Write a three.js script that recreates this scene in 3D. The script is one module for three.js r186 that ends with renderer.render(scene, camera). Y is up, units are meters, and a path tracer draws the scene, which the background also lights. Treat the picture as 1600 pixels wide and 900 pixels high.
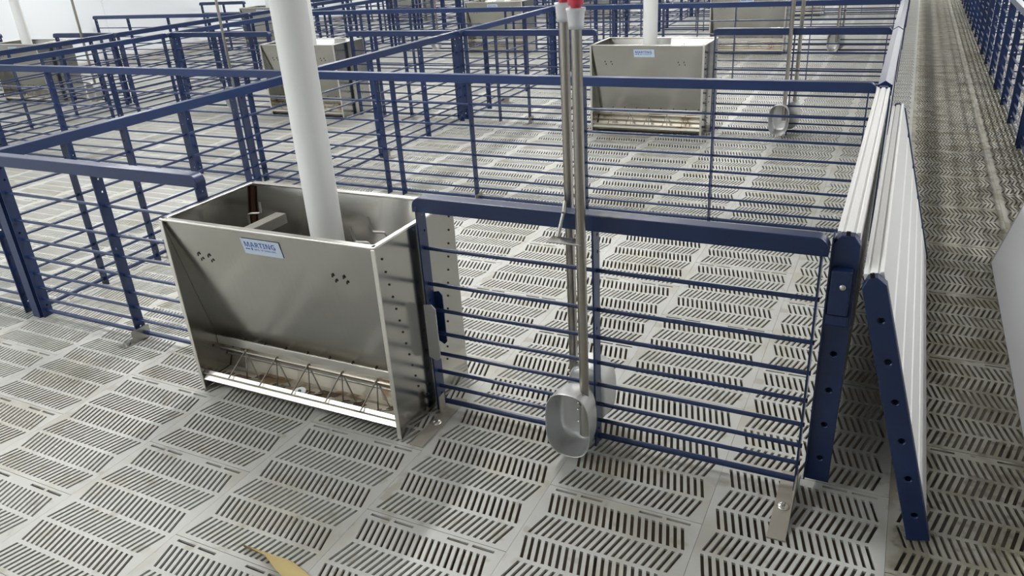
import * as THREE from 'three';
import { RoundedBoxGeometry } from 'three/addons/geometries/RoundedBoxGeometry.js';
import { mergeGeometries } from 'three/addons/utils/BufferGeometryUtils.js';
import { RectAreaLightUniformsLib } from 'three/addons/lights/RectAreaLightUniformsLib.js';

// ---------------------------------------------------------------- camera, light, exposure
const scene = new THREE.Scene();
const renderer = new THREE.WebGLRenderer({ antialias: true });
renderer.toneMapping = THREE.LinearToneMapping;
renderer.toneMappingExposure = 1.0;
renderer.shadowMap.enabled = true;
RectAreaLightUniformsLib.init();
const camera = new THREE.PerspectiveCamera(41.15, 1600 / 900, 0.05, 80);
camera.rotation.order = 'YXZ';
camera.position.set(1.351, 1.541, 1.979);
camera.rotation.set(-0.4289, 0.4783, -0.0643);
scene.add(camera);

const CEIL = 2.75;
const LAMP_POWER = 108;             // radiance of the tube lamps' area lights
const LAMPS = [];
for (const z of [2.6, -1.3, -5.6, -9.9, -14.2, -18.5]) for (const x of [-8.4, -4.1, -0.9]) LAMPS.push([x - (z > 0 ? 1.3 : 0), z]);
for (const z of [-1.3, -5.6, -9.9, -14.2, -18.5]) LAMPS.push([3.5, z]);

// ---------------------------------------------------------------- helpers
let seed = 7;
function rnd() { seed = (seed * 1664525 + 1013904223) >>> 0; return seed / 4294967296; }
const taken = {};
function numbered(n) { if (!(n in taken)) { taken[n] = 0; return n; } taken[n]++; return n + '_' + String(taken[n]).padStart(3, '0'); }
function shadows(m) { m.castShadow = true; m.receiveShadow = true; return m; }
function mesh(name, geo, mat, parent) { const m = shadows(new THREE.Mesh(geo, mat)); m.name = name; if (parent) parent.add(m); return m; }
function thing(name, label, category, pos = [0, 0, 0], turn = 0, group) {
  const o = new THREE.Group(); o.name = numbered(name); o.position.set(...pos); o.rotation.y = turn;
  o.userData = { label, category }; if (group) o.userData.group = group; scene.add(o); return o;
}
function top(name, geo, mat, label, category, group) {
  const m = mesh(numbered(name), geo, mat, scene); m.userData = { label, category }; if (group) m.userData.group = group; return m;
}
function struct(name, geo, mat) { const m = mesh(name, geo, mat, scene); m.userData.kind = 'structure'; return m; }
function copyOf(src, label, pos, turn = 0) {
  const c = src.clone(); c.name = numbered(src.name.replace(/_\d{3}$/, '')); c.position.set(...pos); c.rotation.y = turn;
  c.userData = { ...src.userData, label }; scene.add(c); return c;
}
const bx = (w, h, d, x = 0, y = 0, z = 0) => { const g = new THREE.BoxGeometry(w, h, d); g.translate(x, y, z); return g; };
const rbx = (w, h, d, r, x = 0, y = 0, z = 0) => { const g = new RoundedBoxGeometry(w, h, d, 2, r); g.translate(x, y, z); return g; };
const V = (x, y, z) => new THREE.Vector3(x, y, z);
function bar(a, b, r, seg = 8) {          // straight round bar between two points
  const d = b.clone().sub(a), g = new THREE.CylinderGeometry(r, r, d.length(), seg);
  g.applyQuaternion(new THREE.Quaternion().setFromUnitVectors(V(0, 1, 0), d.clone().normalize()));
  const m = a.clone().add(b).multiplyScalar(0.5); g.translate(m.x, m.y, m.z); return g;
}
function wire(pts, r, seg = 24) { return new THREE.TubeGeometry(new THREE.CatmullRomCurve3(pts, false, 'catmullrom', 0.12), seg, r, 7); }
const plain = g => { const h = g.index ? g.toNonIndexed() : g; return h; };
const merge = list => mergeGeometries(list.map(plain));

// tileable value noise
function noiseGrid(n, s) { let q = s >>> 0; const a = new Float32Array(n * n); for (let i = 0; i < n * n; i++) { q = (q * 1664525 + 1013904223) >>> 0; a[i] = q / 4294967296; } return a; }
const NG = noiseGrid(64, 91);
function vnoise(x, y, per) {
  const xi = Math.floor(x), yi = Math.floor(y), fx = x - xi, fy = y - yi;
  const m = v => ((v % per) + per) % per, u = fx * fx * (3 - 2 * fx), v = fy * fy * (3 - 2 * fy);
  const g = (i, j) => NG[(m(j) % 64) * 64 + (m(i) % 64)];
  return (g(xi, yi) * (1 - u) + g(xi + 1, yi) * u) * (1 - v) + (g(xi, yi + 1) * (1 - u) + g(xi + 1, yi + 1) * u) * v;
}
function fbm(u, v, base, oct) { let s = 0, a = 0.5, f = base, t = 0; for (let i = 0; i < oct; i++) { s += a * vnoise(u * f + i * 17, v * f + i * 31, f); t += a; a *= 0.55; f *= 2; } return s / t; }
function tex(n, fn, srgb = true) {
  const d = new Uint8Array(n * n * 4);
  for (let j = 0; j < n; j++) for (let i = 0; i < n; i++) { const c = fn(i / n, j / n); const k = (j * n + i) * 4; for (let h = 0; h < 3; h++) d[k + h] = Math.max(0, Math.min(255, c[h])); d[k + 3] = 255; }
  const t = new THREE.DataTexture(d, n, n); t.wrapS = t.wrapT = THREE.RepeatWrapping; t.magFilter = THREE.LinearFilter; t.minFilter = THREE.LinearMipmapLinearFilter; t.generateMipmaps = true;
  if (srgb) t.colorSpace = THREE.SRGBColorSpace; t.needsUpdate = true; return t;
}
const mix = (a, b, t) => a.map((v, i) => v + (b[i] - v) * t);
const sst = (a, b, x) => { const t = Math.max(0, Math.min(1, (x - a) / (b - a))); return t * t * (3 - 2 * t); };

// ---------------------------------------------------------------- materials
const std = o => new THREE.MeshStandardMaterial(o);
const floorMap = tex(512, (u, v) => {
  const n = fbm(u, v, 4, 5), p = fbm(u + .3, v + .7, 8, 4), s = fbm(u + .11, v + .5, 32, 3);
  let c = mix([184, 185, 180], [194, 195, 191], n);
  c = mix(c, [172, 168, 154], sst(.52, .72, p) * .6);
  c = mix(c, [140, 133, 114], sst(.66, .78, s) * .35);
  return c;
});
const M = {
  tile: std({ map: floorMap, roughness: .42, metalness: 0 }),
  aisleTile: null,
  slurry: std({ color: 0x53442f, roughness: .35 }),
  concrete: std({ color: 0x8f8c84, roughness: .9 }),
  wall: std({ color: 0xe6eaee, roughness: .45 }),
  curb: std({ color: 0xb9b6b2, roughness: .8 }),
  ceiling: std({ color: 0xeeeeec, roughness: .7 }),
  white: std({ color: 0xf3f3f2, roughness: .32 }),
  tube: std({ color: 0xf3f5f4, roughness: .35 }),
  galv: std({ color: 0xaeaca6, roughness: .38, metalness: 1 }),
  bright: std({ color: 0xe3e1db, roughness: .3, metalness: 1 }),
  pipe: std({ color: 0xa39e95, roughness: .3, metalness: 1 }),
  alu: std({ color: 0xcfd0d0, roughness: .42, metalness: .85 }),
  bolt: std({ color: 0xd6d4ce, roughness: .25, metalness: 1 }),
  darkbolt: std({ color: 0x3a3026, roughness: .7, metalness: .3 }),
  bracket: std({ color: 0xa9a398, roughness: .5, metalness: .35 }),
  red: std({ color: 0xd24257, roughness: .4 }),
  pvc: std({ color: 0xe4e6ea, roughness: .4 }),
  dark: std({ color: 0x12110f, roughness: .8 }),
  husk: std({ color: 0xcdb982, roughness: .8 }),
  lampbody: std({ color: 0xf0f0ee, roughness: .5 }),
};
M.aisleTile = std({ map: tex(512, (u, v) => {
  const n = fbm(u, v, 5, 5), p = fbm(u + .4, v + .2, 16, 4), s = fbm(u + .17, v + .9, 48, 3);
  let c = mix([166, 164, 152], [180, 178, 167], n);
  c = mix(c, [134, 128, 108], sst(.42, .62, p) * .7);
  return mix(c, [104, 96, 78], sst(.6, .74, s) * .5);
}), roughness: .5 });
const navyMap = tex(256, (u, v) => mix([17, 38, 78], [24, 48, 94], fbm(u, v, 8, 4)));
const dirtyNavyMap = tex(512, (u, v) => {
  let c = mix([17, 38, 78], [24, 48, 94], fbm(u, v, 16, 4));
  const p = fbm(u, v + .2, 6, 5);
  c = mix(c, [96, 92, 82], sst(.55, .66, p) * .8);
  return c;
});
const phys = o => new THREE.MeshPhysicalMaterial(o);
M.navy = phys({ map: navyMap, roughness: .4, ior: 1.45, clearcoat: .3, clearcoatRoughness: .2 });
M.navyDirty = phys({ map: dirtyNavyMap, roughness: .4, ior: 1.45, clearcoat: .2, clearcoatRoughness: .3 });
const steelMap = tex(512, (u, v) => {
  const n = fbm(u, v, 4, 4), s = vnoise(u * 256, v * 8, 64);
  let c = mix([178, 177, 172], [188, 187, 183], n); c = mix(c, [172, 171, 166], s * .35);
  return c;
});
const steelRough = tex(256, (u, v) => { const r = 38 + 26 * fbm(u, v, 6, 4); return [r, r, r]; }, false);
M.steel = std({ map: steelMap, roughnessMap: steelRough, roughness: 1, metalness: 1 });
const dirtySteelMap = tex(512, (u, v) => {
  let c = mix([172, 166, 152], [184, 179, 166], fbm(u, v, 4, 4));
  c = mix(c, [120, 92, 62], sst(.58, .74, fbm(u, v, 10, 4)) * .7);
  return c;
});
M.dirtySteel = std({ map: dirtySteelMap, roughness: .42, metalness: .85 });
M.rust = std({ map: tex(128, (u, v) => mix([92, 54, 32], [58, 38, 28], fbm(u, v, 8, 4))), roughness: .9 });
M.feed = std({ map: tex(128, (u, v) => mix([58, 44, 35], [98, 80, 62], fbm(u, v, 16, 3))), roughness: .95 });

// ---------------------------------------------------------------- room
const X0 = -10.15, X1 = 6.0, Z0 = -20.6, Z1 = 4.2;
const roomW = X1 - X0, roomD = Z1 - Z0, cX = (X0 + X1) / 2, cZ = (Z0 + Z1) / 2;
struct('ceiling', bx(roomW + .4, .2, roomD + .4, cX, CEIL + .1, cZ), M.ceiling);
struct('wall_left', bx(.2, CEIL + 2.2, roomD + .4, X0 - .1, CEIL / 2 - 1.1, cZ), M.wall);
struct('wall_right', bx(.2, CEIL + 2.2, roomD + .4, X1 + .1, CEIL / 2 - 1.1, cZ), M.wall);
struct('wall_back', bx(roomW, CEIL + 2.2, .2, cX, CEIL / 2 - 1.1, Z0 - .1), M.wall);
struct('wall_front', bx(roomW, CEIL + 2.2, .2, cX, CEIL / 2 - 1.1, Z1 + .1), M.wall);
struct('baseboard_left', rbx(.1, .16, roomD, .02, X0 + .05, .08, cZ), M.curb);
{ // white wall panels' joint covers
  for (let z = -19; z < 3; z += 2.44) { const t = struct('trim_' + (1 + Math.round((z + 19) / 2.44)), rbx(.012, CEIL - .16, .05, .004, X0 + .006, .16 + (CEIL - .16) / 2, z), M.wall); }
}

// slatted floor: real tiles with their slots cut through
const PX = .468, PZ = .616;
function tileGeometry(du, dv) {
  const w = PX - .0008, d = PZ - .002, s = new THREE.Shape();
  s.moveTo(.0004, -.014); s.lineTo(.0004 + w, -.014); s.lineTo(.0004 + w, -.014 + d); s.lineTo(.0004, -.014 + d); s.closePath();
  const lo = .0215, hi = .4465, sw = .0096, len = .083, pitch = .0208;
  const addHole = pts => { const p = new THREE.Path(); p.moveTo(...pts[0]); for (let i = 1; i < pts.length; i++) p.lineTo(...pts[i]); p.closePath(); s.holes.push(p); };
  const clip = (pts, x, keepGreater) => {
    const out = [];
    for (let i = 0; i < pts.length; i++) {
      const a = pts[i], b = pts[(i + 1) % pts.length], ia = keepGreater ? a[0] >= x : a[0] <= x, ib = keepGreater ? b[0] >= x : b[0] <= x;
      if (ia) out.push(a);
      if (ia !== ib) { const t = (x - a[0]) / (b[0] - a[0]); out.push([x, a[1] + t * (b[1] - a[1])]); }
    }
    return out;
  };
  const area = p => { let q = 0; for (let i = 0; i < p.length; i++) { const a = p[i], b = p[(i + 1) % p.length]; q += a[0] * b[1] - b[0] * a[1]; } return Math.abs(q / 2); };
  for (let j = 0; j < 6; j++) {
    const u0 = .020 + .0965 * j, dx = j % 2 ? -.022 : .022;
    for (let i = -2; i < 24; i++) {
      const v0 = (j % 2 ? .0425 : .0205) + pitch * i;
      let p = [[v0, u0], [v0 + sw, u0], [v0 + sw + dx, u0 + len], [v0 + dx, u0 + len]];
      p = clip(p, lo, true); if (p.length > 2) p = clip(p, hi, false);
      if (p.length > 2 && area(p) > .25 * sw * len) addHole(p);
    }
  }
  for (const [a, b] of [[.0255, .0935], [.1075, .1745], [.2885, .3565], [.3695, .4385]]) addHole([[a, -.0045], [b, -.0045], [b, .0045], [a, .0045]]);
  const g = new THREE.ExtrudeGeometry(s, { depth: .008, bevelEnabled: false });
  const uv = g.attributes.uv; for (let i = 0; i < uv.count; i++) uv.setXY(i, uv.getX(i) * .55 + du, uv.getY(i) * .55 + dv);
  g.rotateX(Math.PI / 2); return g;
}
const TG = [[0, 0], [.31, .17], [.63, .52], [.12, .71], [.82, .36]].map(a => tileGeometry(...a));
{
  const floor = new THREE.Group(); floor.name = 'floor'; floor.userData.kind = 'structure'; scene.add(floor);
  mesh('slurry', bx(roomW, .1, roomD, cX, -2.15, cZ), M.slurry, floor).userData.kind = 'stuff';
  for (let x = X0 + .9; x < X1; x += 3.6) mesh('pit_wall', bx(.2, 2.0, roomD, x, -1.07, cZ), M.concrete, floor);
  const all = [];
  for (let k = Math.floor((X0 - .0795) / PX); k <= Math.ceil((X1 - .0795) / PX); k++) {
    const x = .0795 + PX * k;
    if (x < X0 - .3 || x + PX > X1 + .3) continue;
    const off = ((k % 2) + 2) % 2 ? .581 - .308 : .581;
    for (let m = -36; m < 7; m++) {
      const z = off + PZ * m; if (z < Z0 - .3 || z + PZ > Z1 + .3) continue;
      all.push({ x, z, v: (((k * 7 + m * 13 + k * m) % 5) + 5) % 5, d: Math.hypot(x + .23 - 1.351, z + .3 - 1.979) });
    }
  }
  camera.updateMatrixWorld(); camera.updateProjectionMatrix();
  for (const t of all) { const c = V(t.x + .23, 0, t.z + .3).project(camera); t.in = Math.abs(c.x) < 1.12 && Math.abs(c.y) < 1.2 && c.z < 1; }
  all.sort((a, b) => (b.in - a.in) || (a.d - b.d));
  all.forEach((t, i) => { if (i < 300) { const m = mesh(i ? 'floor_tile_' + String(i).padStart(3, '0') : 'floor_tile', TG[t.v], t.x > 1.25 && t.x < 2.3 ? M.aisleTile : M.tile, floor); m.position.set(t.x, 0, t.z); } });
  const isAisle = t => t.x > 1.25 && t.x < 2.3;
  for (const [list, mat, name] of [[all.slice(300).filter(t => !isAisle(t)), M.tile, 'far_floor_tiles'], [all.slice(300).filter(isAisle), M.aisleTile, 'far_aisle_tiles']]) {
    const im = new THREE.InstancedMesh(TG[0], mat, list.length); im.name = name; im.userData.kind = 'stuff';
    list.forEach((t, i) => im.setMatrixAt(i, new THREE.Matrix4().makeTranslation(t.x, 0, t.z)));
    shadows(im); floor.add(im);
  }
}

// ---------------------------------------------------------------- lamps (above the frame)
{
  const glow = std({ color: 0xffffff, emissive: 0xfdfcfa, emissiveIntensity: 36 });
  const rows = ['first', 'second', 'third', 'fourth', 'fifth', 'sixth'], counts = {};
  LAMPS.forEach(([x, z], i) => {
    const row = x > 2 ? 'over the pens right of the aisle' : x < -6 ? 'over the pens along left wall' : x < -3 ? 'over the middle pens' : 'over the pens beside the aisle';
    counts[row] = (counts[row] || 0) + 1;
    const o = thing('ceiling_lamp', `${rows[counts[row] - 1]} white tube lamp from the front, ${row}`, 'lamp', [x, CEIL, z], 0, 'tube lamps on the ceiling');
    mesh('housing', rbx(.16, .06, 1.3, .02, 0, -.03, 0), M.lampbody, o);
    mesh('tube', bx(.1, .012, 1.2, 0, -.066, 0), glow, o);
    const l = new THREE.RectAreaLight(0xfdfcfa, LAMP_POWER, .12, 1.2); l.position.set(0, -.078, 0); l.rotation.x = -Math.PI / 2; l.castShadow = true; o.add(l);
  });
}

// ---------------------------------------------------------------- fences
const RODS = [.622, .492, .396, .306, .225, .152, .09, .03];
const H = .8;
const stripGeo = (() => {       // flat bar with holes, faces along x
  const s = new THREE.Shape(), w = .025, h = .785; s.moveTo(-w, 0); s.lineTo(w, 0); s.lineTo(w, h - .02); s.absarc(w - .02, h - .02, .02, 0, Math.PI / 2); s.lineTo(-w + .02, h); s.absarc(-w + .02, h - .02, .02, Math.PI / 2, Math.PI); s.closePath();
  for (const [x, y] of [[.006, .735], [.008, .68], [-.006, .43], [.004, .055]]) { const p = new THREE.Path(); p.absarc(x, y, .0055, 0, Math.PI * 2, true); s.holes.push(p); }
  const g = new THREE.ExtrudeGeometry(s, { depth: .006, bevelEnabled: false, curveSegments: 4 }); g.translate(0, 0, -.003); g.rotateY(Math.PI / 2); return g;
})();
const footGeo = merge([bx(.05, .005, .14, 0, .0025, .02), bx(.005, .06, .09, .022, .03, .0), new THREE.CylinderGeometry(.012, .014, .01, 8).translate(0, .009, .06)]);
const rodCache = {}, railCache = {};
function rodGeo(len) { const k = len.toFixed(3); if (!rodCache[k]) { const g = new THREE.CylinderGeometry(.0068, .0068, len, 8); g.rotateZ(Math.PI / 2); g.translate(len / 2, 0, 0); rodCache[k] = g; } return rodCache[k]; }
function railGeo(len) {
  const k = len.toFixed(3);
  if (!railCache[k]) {
    const r = .03, hh = .044, s = new THREE.Shape();
    s.moveTo(0, 0); s.lineTo(len, 0); s.lineTo(len, hh - r); s.absarc(len - r, hh - r, r, 0, Math.PI / 2); s.lineTo(r, hh); s.absarc(r, hh - r, r, Math.PI / 2, Math.PI); s.closePath();
    const g = new THREE.ExtrudeGeometry(s, { depth: .042, bevelEnabled: true, bevelSize: .003, bevelThickness: .003, bevelSegments: 2, curveSegments: 6 });
    g.translate(0, H - hh, -.021); railCache[k] = g;
  }
  return railCache[k];
}
// along: 'x' runs right from (x, z); 'z' runs away from the camera from (x, z)
function fence(label, along, x, z, len, posts, { dirty = false, group, feet = [] } = {}) {
  const o = thing('rod_fence', label, 'fence', [x, 0, z], along === 'z' ? Math.PI / 2 : 0, group || 'navy rod fence panels');
  mesh('top_rail', railGeo(len), dirty ? M.navyDirty : M.navy, o);
  for (const y of RODS) { const r = mesh('rod', rodGeo(len - .012), M.navy, o); r.position.set(.006, y, 0); if (y < .05) r.scale.set(1, 1.5, 1.3); }
  for (const p of posts) { const s = mesh('post', stripGeo, M.navy, o); s.position.set(p, 0, 0); }
  for (const p of feet) { const f = mesh('foot_bracket', footGeo, M.galv, o); f.position.set(p, 0, .02); }
  return o;
}
const ORD = ['first', 'second', 'third', 'fourth', 'fifth', 'sixth', 'seventh', 'eighth'];
const W = 2.1556, ROWZ = i => -W * i;
const XM = -2.28, XB = -5.95, XA = -6.8, XE = 1.245, XR = 2.16;

// main pens beside the aisle
const fA = fence('short navy rod fence between corner post and left end of nearest feeder', 'x', XM + .045, 0, XM * -1 - .045 - .965, [.02, .675, 1.262], { feet: [.675] });
const fR = fence('navy rod fence from nearest feeder to white plank, drinker pipes clamped on it', 'x', -.005, 0, XE + .003, [.012, .615, 1.235], { dirty: true });
for (let i = 1; i < 8; i++) {
  const z = ROWZ(i), far = i > 4;
  if (i % 2) {
    fence(`navy rod fence running unbroken to the aisle, ${ORD[i]} cross row, pens beside the aisle`, 'x', XM + .045, z, XE - XM - .042, [.02, .555, .675, 1.235, 1.985, 2.718, 3.455], { dirty: i === 1, feet: far ? [] : [1.235] });
  } else {
    fence(`navy rod fence left of the feeder in ${ORD[i]} cross row, pens beside the aisle`, 'x', XM + .045, z, 1.27, [.02, .32, .62, 1.09, 1.25], { feet: far ? [] : [.62] });
    fence(`navy rod fence right of the feeder in ${ORD[i]} cross row, up to the aisle`, 'x', .0, z, XE + .004, [.012, .6, 1.225]);
  }
}
// long dividing fence and the two fences along the left walkway
const MPOSTS = [.028, .39, .73, 1.12, 1.52, 1.6, 2.1];
for (let i = 0; i < 8; i++) fence(`long navy dividing fence with pale worn top rail, ${ORD[i]} length counted from the nearest corner`, 'z', XM, ROWZ(i) + .018, W - .012, i === 1 ? [.028, .79, 1.5, 2.1] : i > 1 ? [.028, .5, 1.4, 2.1] : MPOSTS, { feet: i < 3 ? [.79] : [] });
for (let i = 0; i < 8; i++) fence(`navy fence on near side of the left walkway, ${ORD[i]} length from the camera`, 'z', XB, ROWZ(i) + .02, W - .03, [.03, .65, 1.23, 1.55, 2.08]);
for (let i = 0; i < 8; i++) fence(`navy fence on wall side of the left walkway, ${ORD[i]} length from the camera`, 'z', XA, ROWZ(i) + .02, W - .03, [.03, .88, 1.42, 2.08]);
// middle pens
for (let i = 0; i < 8; i++) {
  const z = ROWZ(i), len = XM - XB - .09;
  if (i % 2) fence(`navy rod fence running unbroken across the middle pens, ${ORD[i]} cross row`, 'x', XB + .045, z, len, [.03, .95, 1.7, 2.45, 3.02, 3.12, 3.55]);
  else {
    fence(`navy rod fence between walkway and feeder, middle pens, ${ORD[i]} cross row`, 'x', XB + .045, z, 1.4, [.03, .7, 1.37], {});
    fence(`navy rod fence between feeder and dividing fence, middle pens, ${ORD[i]} cross row`, 'x', -3.505, z, 1.18, [.02, .3, .62, 1.15], {});
  }
}
// pens along the left wall
for (let i = 1; i < 7; i++) {
  const z = ROWZ(i), xl = X0 + .14;
  if (i % 2) fence(`navy rod fence running unbroken to the left wall, ${ORD[i]} cross row`, 'x', xl, z, XA - xl - .03, [.03, .75, 1.6, 2.4, XA - xl - .06]);
  else {
    fence(`navy rod fence between left wall and feeder, ${ORD[i]} cross row`, 'x', xl, z, 1.05, [.03, .55, 1.02]);
    fence(`navy rod fence between wall-side feeder and walkway, ${ORD[i]} cross row`, 'x', -7.9, z, 1.06, [.03, .62, 1.03]);
  }
}
// right of the aisle
for (let i = 0; i < 7; i++) fence(`navy fence along right side of the aisle, ${ORD[i]} length from the camera`, 'z', XR, ROWZ(i) + .02, W - .01, [.03, .72, 1.42, 2.1]);
for (let i = 1; i < 7; i++) fence(`navy cross fence in the pens right of the aisle, ${ORD[i]} row`, 'x', XR + .035, ROWZ(i), 3.3, [.03, .75, 1.5, 2.25, 3.2]);

// corner post of the dividing fence, latch plates, end brackets of the nearest fence
{
  const p = mesh('corner_post', merge([bx(.008, .79, .05, .055, .395, .0), bx(.05, .79, .008, .03, .395, .03)]), M.navy, fA); p.position.set(-.05, 0, 0);
  const plate = new THREE.Shape([[0, 0], [.03, -.012], [.045, 0], [.045, .19], [.03, .205], [0, .2]].map(a => new THREE.Vector2(...a)));
  const pg = new THREE.ExtrudeGeometry(plate, { depth: .004, bevelEnabled: false });
  const l1 = mesh('latch_plate', pg, M.alu, fR); l1.position.set(.006, .225, .03); l1.rotation.y = 0; l1.userData.label = 'light metal latch plate';
  const l2 = mesh('latch_plate', pg, M.navy, fR); l2.position.set(.014, .26, -.03); l2.scale.set(.7, .95, 1);
  // floor brackets with slotted plate, gusset and bolt
  const bs = new THREE.Shape([[0, 0], [.05, 0], [.05, .31], [0, .31]].map(a => new THREE.Vector2(...a)));
  for (const y of [.045, .1, .19, .25]) { const h = new THREE.Path(); h.absellipse(.022, y, .006, .013, 0, 6.283, true); bs.holes.push(h); }
  const bg = new THREE.ExtrudeGeometry(bs, { depth: .004, bevelEnabled: false, curveSegments: 6 }); bg.rotateX(-Math.PI / 2);
  const gs = new THREE.ExtrudeGeometry(new THREE.Shape([[-.05, 0], [.17, 0], [.13, .018], [.0, .06], [-.05, .06]].map(a => new THREE.Vector2(...a))), { depth: .005, bevelEnabled: false }); gs.rotateY(-Math.PI / 2);
  for (const [x, sgn] of [[1.192, 1], [.03, 1]]) {
    const b = mesh('foot_bracket', merge(x > 1 ? [bg.clone(), gs.clone().translate(.05, .004, -.2)] : [bg.clone(), bx(.004, .07, .035, .004, .036, -.215)]), M.bracket, fR); b.position.set(x, .0005, .245); b.userData.label = 'galvanised slotted floor bracket with gusset';
    const bo = mesh('bolt', new THREE.SphereGeometry(.018, 14, 8, 0, 6.3, 0, Math.PI / 2).scale(1, .6, 1).translate(.024, .004, -.14), M.bolt, b);
  }
}

// ---------------------------------------------------------------- aisle side planks
const gableCap = (len) => { const s = new THREE.Shape([[-.032, -.05], [.032, -.05], [.032, .0], [.0, .02], [-.032, .0]].map(a => new THREE.Vector2(...a))); const g = new THREE.ExtrudeGeometry(s, { depth: len, bevelEnabled: false }); g.translate(0, 0, -len); return g; };
function plankProfile(h, w, ribs) {        // hollow plastic board section: grooved top and shallow grooves on the faces
  const s = new THREE.Shape(), t = w / 2, p = [[-t, 0], [t, 0]];
  for (let i = 0; i < ribs; i++) { const y = h * (i + 1) / (ribs + 1); p.push([t, y - .012], [t - .004, y - .006], [t - .004, y + .006], [t, y + .012]); }
  p.push([t, h], [t - .008, h], [t - .012, h - .006], [.009, h - .006], [.007, h], [-.007, h], [-.009, h - .006], [-t + .012, h - .006], [-t + .008, h], [-t, h]);
  for (let i = ribs - 1; i >= 0; i--) { const y = h * (i + 1) / (ribs + 1); p.push([-t, y + .012], [-t + .004, y + .006], [-t + .004, y - .006], [-t, y - .012]); }
  p.forEach((a, i) => i ? s.lineTo(...a) : s.moveTo(...a)); s.closePath(); return s;
}
const endChannel = (h, w) => { // steel end cap with a clipped top, bolt dents along it
  const s = new THREE.Shape([[-w / 2, 0], [w / 2, 0], [w / 2, h - .022], [w / 2 - .016, h], [-w / 2 + .016, h], [-w / 2, h - .022]].map(a => new THREE.Vector2(...a)));
  for (let y = .08; y < h - .05; y += .115) { const p = new THREE.Path(); p.absarc(.002, y, .0105, 0, Math.PI * 2, true); s.holes.push(p); }
  return new THREE.ExtrudeGeometry(s, { depth: .03, bevelEnabled: true, bevelSize: .002, bevelThickness: .002, bevelSegments: 1, curveSegments: 5 });
};
{
  const o = thing('plank_fence', 'fixed upright white plastic plank wall beside the aisle, navy end post with bolt', 'fence', [1.285, 0, -.04]);
  const b = new THREE.ExtrudeGeometry(plankProfile(.77, .056, 4), { depth: 1.99, bevelEnabled: false }); b.translate(0, .03, -1.99 - .012);
  mesh('board', b, M.white, o);
  mesh('end_post', endChannel(.765, .062).translate(0, .035, -.004), M.navy, o);
  mesh('end_post', endChannel(.765, .062).translate(0, .035, -2.035), M.navy, o);
  const blk = mesh('hinge_block', rbx(.05, .125, .035, .004, -.002, .655, .045), M.navy, o);
  mesh('hinge_flange', rbx(.056, .03, .045, .003, -.002, .575, .035), M.navy, o);
  mesh('bolt', new THREE.SphereGeometry(.0085, 12, 8).scale(1, 1, .5).translate(.004, .675, .064), M.bolt, blk);
  mesh('slot', bx(.01, .02, .006, 0, .802, .02), M.dark, o);
  mesh('side_flange', bx(.004, .76, .05, -.033, .42, .02), M.navy, o);
}
{
  const o = thing('loose_panel', 'long white plastic panel leaning against the plank wall, navy end cap to the camera', 'panel', [1.558, 0, .085]);
  o.rotation.z = 0.268; o.position.y = .008;
  const b = new THREE.ExtrudeGeometry(plankProfile(.745, .046, 4), { depth: 2.0, bevelEnabled: false }); b.translate(0, .02, -2.0 - .012);
  mesh('board', b, M.white, o);
  mesh('end_cap', endChannel(.765, .052).translate(0, .0, -.004), M.navy, o);
  mesh('end_cap', endChannel(.765, .052).translate(0, .0, -2.045), M.navy, o);
  mesh('slot', bx(.01, .02, .006, 0, .768, .02), M.dark, o);
}
{
  const o = thing('white_board', 'smooth white board leaning on the right fence at photo edge', 'panel', [1.85, .004, -.02]);
  o.rotation.z = -0.257;
  mesh('board', rbx(.03, .8, 1.95, .008, .015, .4, -.995), M.pvc, o);
  mesh('edge_trim', rbx(.034, .8, .008, .002, .015, .4, -1.974), M.curb, o);
}
for (let i = 1; i < 7; i++) {
  const o = thing('capped_plank_wall', `plank wall with peaked blue steel cap along the aisle, ${ORD[i - 1]} behind the plain white one`, 'fence', [1.288, 0, ROWZ(i) - .03], 0, 'capped plank walls along the aisle');
  const b = new THREE.ExtrudeGeometry(plankProfile(.72, .05, 4), { depth: W - .06, bevelEnabled: false }); b.translate(0, .03, -W + .06);
  mesh('board', b, M.white, o);
  const c = gableCap(W - .05); c.translate(0, .785, 0); mesh('cap', c, M.navy, o);
  mesh('end_post', endChannel(.7, .06).translate(0, .035, -.01), M.navy, o);
}

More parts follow.
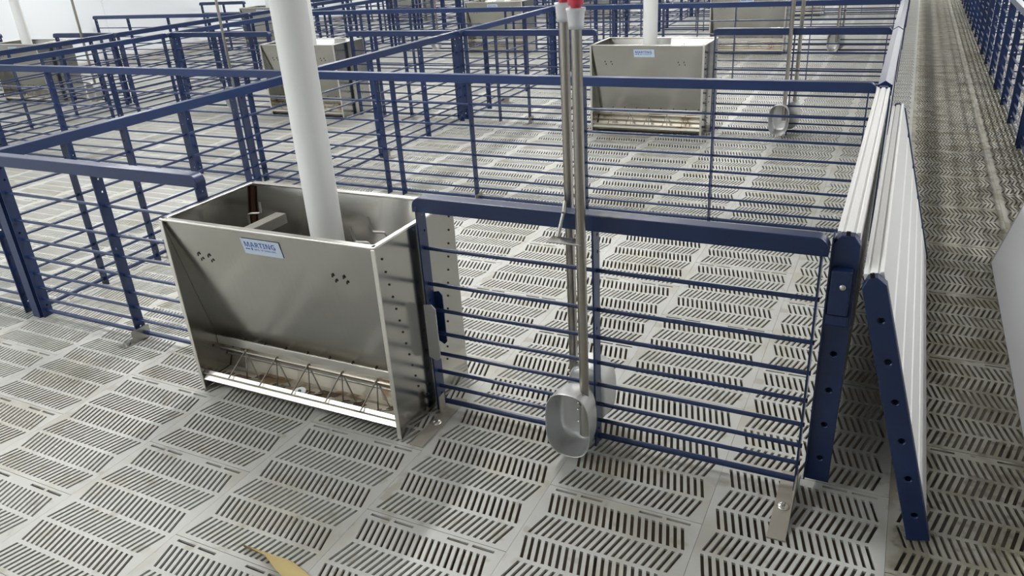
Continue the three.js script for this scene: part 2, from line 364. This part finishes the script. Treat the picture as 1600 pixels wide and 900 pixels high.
// ---------------------------------------------------------------- feeders
function labelTexture() {
  const c = document.createElement('canvas'); c.width = 512; c.height = 200; const g = c.getContext('2d');
  g.fillStyle = '#c3d2e4'; g.fillRect(0, 0, 512, 200);
  g.fillStyle = '#27489e'; g.textAlign = 'left'; g.font = 'bold 92px sans-serif'; g.fillText('MARTING', 26, 104, 460);
  g.fillRect(28, 124, 62, 14); g.fillRect(108, 110, 20, 36);
  g.font = 'bold 32px sans-serif'; g.fillText('MFG. OF IOWA INC.', 146, 144, 330);
  const t = new THREE.CanvasTexture(c); t.colorSpace = THREE.SRGBColorSpace; return t;
}
M.label = std({ map: labelTexture(), roughness: .35 });
const FW = .925, FD = .235, FH = .705;
function warpedSheet(w, a, b, amp, s) {      // sheet between two (y, z) lines, gently dented
  const A = V(0, a[0], a[1]), B = V(0, b[0], b[1]), len = A.distanceTo(B), nx = 48, ny = 30;
  const g = new THREE.BoxGeometry(w, len, .002, nx, ny, 1), dir = A.clone().sub(B).normalize(), nor = V(1, 0, 0).cross(dir), mid = A.clone().add(B).multiplyScalar(.5), p = g.attributes.position;
  for (let i = 0; i < p.count; i++) {
    const x = p.getX(i), y = p.getY(i), e = Math.min(1, (w / 2 - Math.abs(x)) / .06) * Math.min(1, (len / 2 - Math.abs(y)) / .06);
    const n = (fbm(x * .5 + s, y * .5 + .3 + s, 5, 2) - .5) * amp * Math.max(0, e);
    const q = mid.clone().addScaledVector(dir, y).addScaledVector(nor, p.getZ(i) + n); p.setXYZ(i, x, q.y, q.z);
  }
  g.computeVertexNormals(); return g;
}
function makeFeeder(label, pos, detail) {
  const o = thing('steel_feeder', label, 'feeder', pos, 0, 'stainless steel feeders');
  for (const s of [-1, 1]) {
    const e = mesh('end_panel', bx(.003, FH - .004, FD * 2, s * FW / 2, FH / 2, 0), M.steel, o);
    for (const q of [-1, 1]) mesh('edge_flange', rbx(.016, FH - .01, .004, .0015, s * (FW / 2 - .006), FH / 2, q * FD), M.bright, e);
    if (s > 0 || detail) {
      const rv = []; for (const q of [-1, 1]) for (let i = 0; i < 12; i++) { const t = i / 11; rv.push(new THREE.SphereGeometry(.0042, 6, 4).translate(s * (FW / 2 + .002), .66 - .52 * t, q * (.205 - .105 * t))); }
      for (const [y, z] of [[.1, .08], [.08, .05], [.12, .05], [.1, -.08], [.24, .02], [.28, 0]]) rv.push(new THREE.SphereGeometry(.0042, 6, 4).translate(s * (FW / 2 + .002), y, z));
      mesh('rivets', merge(rv), M.darkbolt, e).userData.kind = 'stuff';
    }
  }
  for (const q of [-1, 1]) {
    const sh = mesh('hopper_sheet', warpedSheet(FW - .006, [FH - .006, q * (FD - .008)], [.18, q * .115], .006, q * .21 + pos[2] * .03), M.steel, o);
    mesh('throat_strip', rbx(FW - .008, .034, .003, .001, 0, .166, q * .118), M.bright, o);
    const bl = []; for (let i = 0; i < 9; i++) bl.push(new THREE.SphereGeometry(.005, 6, 4).translate(-.41 + i * .1025, .192, q * .121)); mesh('strip_bolts', merge(bl), M.darkbolt, o).userData.kind = 'stuff';
    mesh('rim', rbx(FW, .008, .024, .003, 0, FH, q * (FD - .01)), M.bright, o);
    { const lip = rbx(FW - .006, .04, .005, .002, 0, 0, 0); lip.rotateX(-q * .75); lip.translate(0, .062, q * (FD - .016)); mesh('trough_lip', lip, M.bright, o); }
    mesh('agitator_rod', bar(V(-FW / 2 + .02, .138, q * .128), V(FW / 2 - .02, .138, q * .128), .006), M.pipe, o);
    mesh('lower_rod', bar(V(-FW / 2 + .005, .085, q * .085), V(FW / 2 - .005, .085, q * .085), .005), M.galv, o);
    for (let i = 0; i < 5; i++) {
      const x = -.308 + i * .154;
      mesh('divider_wire', merge([bar(V(x, .148, q * .128), V(x - .012, .074, q * (FD - .008)), .003, 6), bar(V(x, .148, q * .128), V(x + .012, .04, q * .16), .003, 6), bar(V(x, .148, q * .128), V(x + .055, .04, q * .14), .003, 6), bar(V(x + .055, .04, q * .14), V(x + .012, .04, q * .16), .003, 6), new THREE.TorusGeometry(.009, .003, 5, 10).rotateY(Math.PI / 2).translate(x, .139, q * .128)]), M.pipe, o);
    }
    // handles that set the gap
    mesh('gap_handle', wire([V(.2325, .685, q * .05), V(.2435, .634, q * .05), V(.2955, .637, q * .05), V(.3055, .615, q * .05), V(.33, .42, q * .05)], .0045, 40), M.galv, o);
  }
  for (const s of [-1, 1]) mesh('rim', rbx(.02, .008, FD * 2, .003, s * (FW / 2 - .008), FH, 0), M.bright, o);
  { // trough pan and centre ridge
    const pan = new THREE.Shape([[-FD + .006, .078], [-.2, .03], [.2, .03], [FD - .006, .078], [FD - .006, .074], [.2, .024], [-.2, .024], [-FD + .006, .074]].map(a => new THREE.Vector2(a[0], a[1])));
    const g = new THREE.ExtrudeGeometry(pan, { depth: FW - .008, bevelEnabled: false }); g.rotateY(Math.PI / 2); g.translate(-FW / 2 + .004, 0, 0); mesh('trough', g, M.dirtySteel, o);
    const rg = new THREE.ExtrudeGeometry(new THREE.Shape([[-.085, .03], [.085, .03], [0, .2]].map(a => new THREE.Vector2(...a))), { depth: FW - .01, bevelEnabled: false }); rg.rotateY(Math.PI / 2); rg.translate(-FW / 2 + .005, 0, 0); mesh('centre_ridge', rg, M.dirtySteel, o);
  }
  const lb = mesh('maker_plate', new THREE.PlaneGeometry(.168, .062), M.label, o);
  const ang = Math.atan2(.115 - (FD - .008), FH - .006 - .18); lb.rotation.x = -ang; { const t = .055 / (FH - .186), y = FH - .006 - .055, z = (FD - .008) + (.115 - FD + .008) * t; lb.position.set(-.015, y, z + .0045); }
  lb.geometry = new RoundedBoxGeometry(.168, .062, .001, 1, .0004);
  lb.userData.label = 'blue and white maker plate reading MARTING';
  const mk = []; for (const x of [-.345, -.295, .255, .3]) { mk.push(bx(.005, .012, .003, x, .575, .2045)); mk.push(bx(.005, .01, .003, x + .008, .555, .2005)); } mesh('slot_marks', merge(mk), M.darkbolt, o).userData.kind = 'stuff';
  if (detail) {
    mesh('inner_bracket', merge([bx(.004, .035, .29, -.235, .622, .045), bx(.046, .004, .29, -.213, .64, .045), bx(.004, .035, .29, -.191, .622, .045)]), M.galv, o);
    mesh('rusty_seam', merge([bar(V(-FW / 2 + .008, .692, -.218), V(-FW / 2 + .008, .43, -.162), .01, 6)]), M.rust, o);
    mesh('left_handle', wire([V(-.26, .696, -.05), V(-.2655, .652, -.05), V(-.3295, .638, -.05), V(-.34, .42, -.05)], .0045, 40), M.galv, o);
  }
  return o;
}
const mainX = -.4775, midX = -3.99, wallX = -8.42;
const f0 = makeFeeder('nearest stainless steel feeder, white tube dropping into its hopper', [mainX, 0, 0], true);
makeFeeder('steel feeder in the pens beside the aisle, next one behind the nearest', [mainX, 0, ROWZ(2)], false);
makeFeeder('steel feeder in the pens beside the aisle, third from the camera', [mainX, 0, ROWZ(4)], false);
makeFeeder('steel feeder in the pens beside the aisle, farthest one', [mainX, 0, ROWZ(6)], false);
makeFeeder('steel feeder of the middle pens partly hidden behind the near white tube', [midX, 0, ROWZ(2)], false);
makeFeeder('steel feeder of the middle pens behind the dividing fence, second one back', [midX - .05, 0, ROWZ(4)], false);
makeFeeder('steel feeder of the middle pens, farthest one', [midX, 0, ROWZ(6)], false);
makeFeeder('steel feeder by the left wall, at the left edge of photo', [wallX, 0, ROWZ(2)], false);
makeFeeder('steel feeder by the left wall, next one back', [wallX, 0, ROWZ(4)], false);
makeFeeder('steel feeder by the left wall, farthest one', [wallX, 0, ROWZ(6)], false);

// feed tubes hanging from the ceiling into the hoppers
function tubeDown(label, x, z, y0 = .42) {
  const pts = [[.0535, 0], [.058, 0], [.058, CEIL - y0], [.0535, CEIL - y0], [.0535, 0]].map(a => new THREE.Vector2(...a));
  const m = top('feed_tube', new THREE.LatheGeometry(pts, 40), M.tube, label, 'tube', 'white feed drop tubes'); m.position.set(x, y0, z); return m;
}
tubeDown('thick white feed tube dropping into nearest feeder', -.395, 0);
tubeDown('white feed tube above the second feeder beside the aisle', -.51, ROWZ(2));
tubeDown('white feed tube above the third feeder beside the aisle', -.5, ROWZ(4));
tubeDown('white feed tube above the middle-pen feeder hidden behind the near tube', midX, ROWZ(2));
tubeDown('white feed tube above the second middle-pen feeder', midX - .05, ROWZ(4));
tubeDown('white feed tube in front of the left wall, at left edge', wallX - .05, ROWZ(2));
tubeDown('white feed tube above the second feeder by the left wall', wallX, ROWZ(4));

// ---------------------------------------------------------------- drinkers
function bowlGeo() {         // oval cup opening towards +z, inside and outside skins with a rolled rim
  const rings = [[.03, .50, .7], [.0, .78, .86], [.02, .90, .93], [.06, .97, .97], [.1, 1, 1], [.103, .985, .985], [.1, .95, .96], [.06, .92, .93], [.022, .82, .86], [.010, .6, .7], [.008, .2, .25]];
  rings[0] = [.0, .3, .4];
  const n = 40, pos = [], idx = [], hw = .075, hh = .116;
  rings.forEach(([z, sx, sy]) => { for (let i = 0; i < n; i++) { const a = i / n * Math.PI * 2, c = Math.cos(a), s = Math.sin(a), e = .72; pos.push(Math.sign(c) * Math.pow(Math.abs(c), e) * hw * sx, Math.sign(s) * Math.pow(Math.abs(s), e) * hh * sy, z); } });
  for (let r = 0; r < rings.length - 1; r++) for (let i = 0; i < n; i++) { const a = r * n + i, b = r * n + (i + 1) % n; idx.push(a, b, a + n, b, b + n, a + n); }
  const last = (rings.length - 1) * n; pos.push(0, 0, .008); const c = pos.length / 3 - 1; for (let i = 0; i < n; i++) idx.push(last + i, last + (i + 1) % n, c);
  pos.push(0, 0, 0); for (let i = 0; i < n; i++) idx.push((i + 1) % n, i, c + 1);
  const g = new THREE.BufferGeometry(); g.setAttribute('position', new THREE.Float32BufferAttribute(pos, 3)); g.setIndex(idx); g.computeVertexNormals();
  const uv = new Float32Array(pos.length / 3 * 2); g.setAttribute('uv', new THREE.BufferAttribute(uv, 2)); return g;
}
const BOWL = bowlGeo();
function drinker(label, x, z, flip, px = .03, detail = true) {
  const o = thing('drinker', label, 'drinker', [x, 0, z], flip ? Math.PI : 0, 'bowl drinkers on steel pipes');
  const s = flip ? -1 : 1;
  const b = mesh('bowl', BOWL, M.alu, o); b.position.set(0, .14, .004);
  mesh('pipe', bar(V(px * s, .13, .05), V(px * s, 1.33, .05), .0145, 16), M.pipe, o);
  const f = mesh('fitting', new THREE.LatheGeometry([[0, 0], [.019, 0], [.02, .014], [.0225, .04], [.025, .044], [.025, .05], [.0, .05]].map(a => new THREE.Vector2(...a)), 20), M.pvc, o); f.position.set(px * s, 1.32, .05);
  const h = mesh('red_hose', wire([V(px * s, 1.36, .05), V(px * s, 1.5, .05), V(px * s + .01, 1.9, .05), V(px * s, CEIL, .04)], .0135), M.red, o);
  mesh('hose_collar', new THREE.CylinderGeometry(.02, .02, .03, 14).translate(px * s, 1.392, .05), M.red, f.parent);
  if (detail) {
    const nz = mesh('nipple', bar(V(px * s, .085, .05), V(px * s, .2, .05), .017, 12), M.galv, b.parent);
    const sc = []; for (const y of [.2, .175, .13]) sc.push(new THREE.SphereGeometry(.006, 8, 6).translate(px * s - .02 * s, y, .052)); mesh('screws', merge(sc), M.bolt, o);
  }
  return o;
}
drinker('grey oval bowl drinker with pipe on camera side of the near fence', .56, .034, false, .038);
drinker('bowl drinker with pipe on far side of the near fence', .552, -.03, true, -.055);
drinker('bowl drinker in front of the fence right of the second feeder', .55, ROWZ(2) + .03, false, .03, false);
drinker('bowl drinker behind the fence right of the second feeder', .6, ROWZ(2) - .03, true, .03, false);
drinker('bowl drinker in front of the fence right of the third feeder', .55, ROWZ(4) + .03, false, .03, false);
drinker('bowl drinker behind the fence right of the third feeder', .6, ROWZ(4) - .03, true, .03, false);
drinker('bowl drinker on thin pipe left of the middle-pen feeder', -5.1, ROWZ(2) + .03, false, .03, false);
drinker('bowl drinker of the middle pens, one fence pair farther back', -5.13, ROWZ(4) + .03, false, .03, false);
drinker('bowl drinker on pipe in front of the left wall', -7.33, ROWZ(2) + .03, false, .03, false);
{ // pipe clamp on the near fence
  const o = mesh('pipe_clamp', rbx(.105, .005, .045, .002, .555, .738, .078), M.galv, fR); o.userData.label = 'galvanised clamp plate';
  mesh('hook', bar(V(.535, .808, .045), V(.522, .742, .06), .006), M.bolt, o);
  mesh('hook_bar', bar(V(.5, .808, -.05), V(.535, .808, .045), .006), M.galv, o);
}
// ---------------------------------------------------------------- small loose things
{
  const pts = [V(-.155, .006, .838), V(-.06, .010, .842), V(.01, .012, .856), V(.12, .01, .89)];
  const wds = [.002, .009, .026, .03], pos = [], idx = [];
  pts.forEach((p, i) => { const d = (pts[Math.min(3, i + 1)].clone().sub(pts[Math.max(0, i - 1)])).normalize(), n = V(-d.z, 0, d.x); for (const [t, y] of [[-1, -.004], [-.4, .006], [.2, 0], [1, .009]]) { const q = p.clone().addScaledVector(n, wds[i] * t); pos.push(q.x, q.y + y, q.z); } });
  for (let i = 0; i < 3; i++) for (let j = 0; j < 3; j++) { const a = i * 4 + j; idx.push(a, a + 1, a + 4, a + 1, a + 5, a + 4); }
  const n = pos.length / 3; for (let i = 0; i < n; i++) pos.push(pos[i * 3], pos[i * 3 + 1] - .0015, pos[i * 3 + 2]);
  const m = idx.length; for (let i = 0; i < m; i += 3) idx.push(idx[i] + n, idx[i + 2] + n, idx[i + 1] + n);
  const g = new THREE.BufferGeometry(); g.setAttribute('position', new THREE.Float32BufferAttribute(pos, 3)); g.setAttribute('uv', new THREE.BufferAttribute(new Float32Array(n * 4), 2)); g.setIndex(idx); g.computeVertexNormals();
  top('dry_husk', g, std({ color: 0xcdb982, roughness: .85, side: THREE.DoubleSide }), 'torn piece of dry tan husk on the floor at bottom edge of photo', 'husk');
}
{
  const t = thing('plastic_tag', 'small white plastic tag with green dot lying in the near trough', 'tag', [mainX - .03, .045, .165]);
  t.rotation.set(.5, .3, 0);
  const s = new THREE.Shape(); s.absellipse(0, 0, .026, .018, 0, 6.283); mesh('tag_body', new THREE.ExtrudeGeometry(s, { depth: .003, bevelEnabled: false, curveSegments: 12 }).rotateX(-Math.PI / 2), M.pvc, t);
  mesh('tag_dot', new THREE.CylinderGeometry(.007, .007, .002, 12).translate(0, .0042, 0), std({ color: 0x2f6b52, roughness: .5 }), t);
}
{
  const pos = [], idx = [], nx = 60, nz = 4;
  for (let i = 0; i <= nx; i++) for (let j = 0; j <= nz; j++) { const u = i / nx, v = j / nz; const hgt = .029 + .016 * Math.sin(Math.PI * v) * (fbm(u, v * .2, 16, 3) > .5 ? 1 : -.4) * fbm(u, v * .1 + .4, 24, 2); pos.push(mainX - FW / 2 + .02 + u * (FW - .04), hgt, .1 + v * .09); }
  for (let i = 0; i < nx; i++) for (let j = 0; j < nz; j++) { const a = i * (nz + 1) + j; idx.push(a, a + 1, a + nz + 1, a + 1, a + nz + 2, a + nz + 1); }
  const uv = []; for (let i = 0; i < pos.length; i += 3) uv.push(pos[i] * 3, pos[i + 2] * 3);
  const g = new THREE.BufferGeometry(); g.setAttribute('position', new THREE.Float32BufferAttribute(pos, 3)); g.setAttribute('uv', new THREE.Float32BufferAttribute(uv, 2)); g.setIndex(idx); g.computeVertexNormals();
  const m = top('feed_remains', g, M.feed, 'brown feed remains in the trough of the nearest feeder', 'feed'); m.userData.kind = 'stuff';
}
renderer.render(scene, camera);
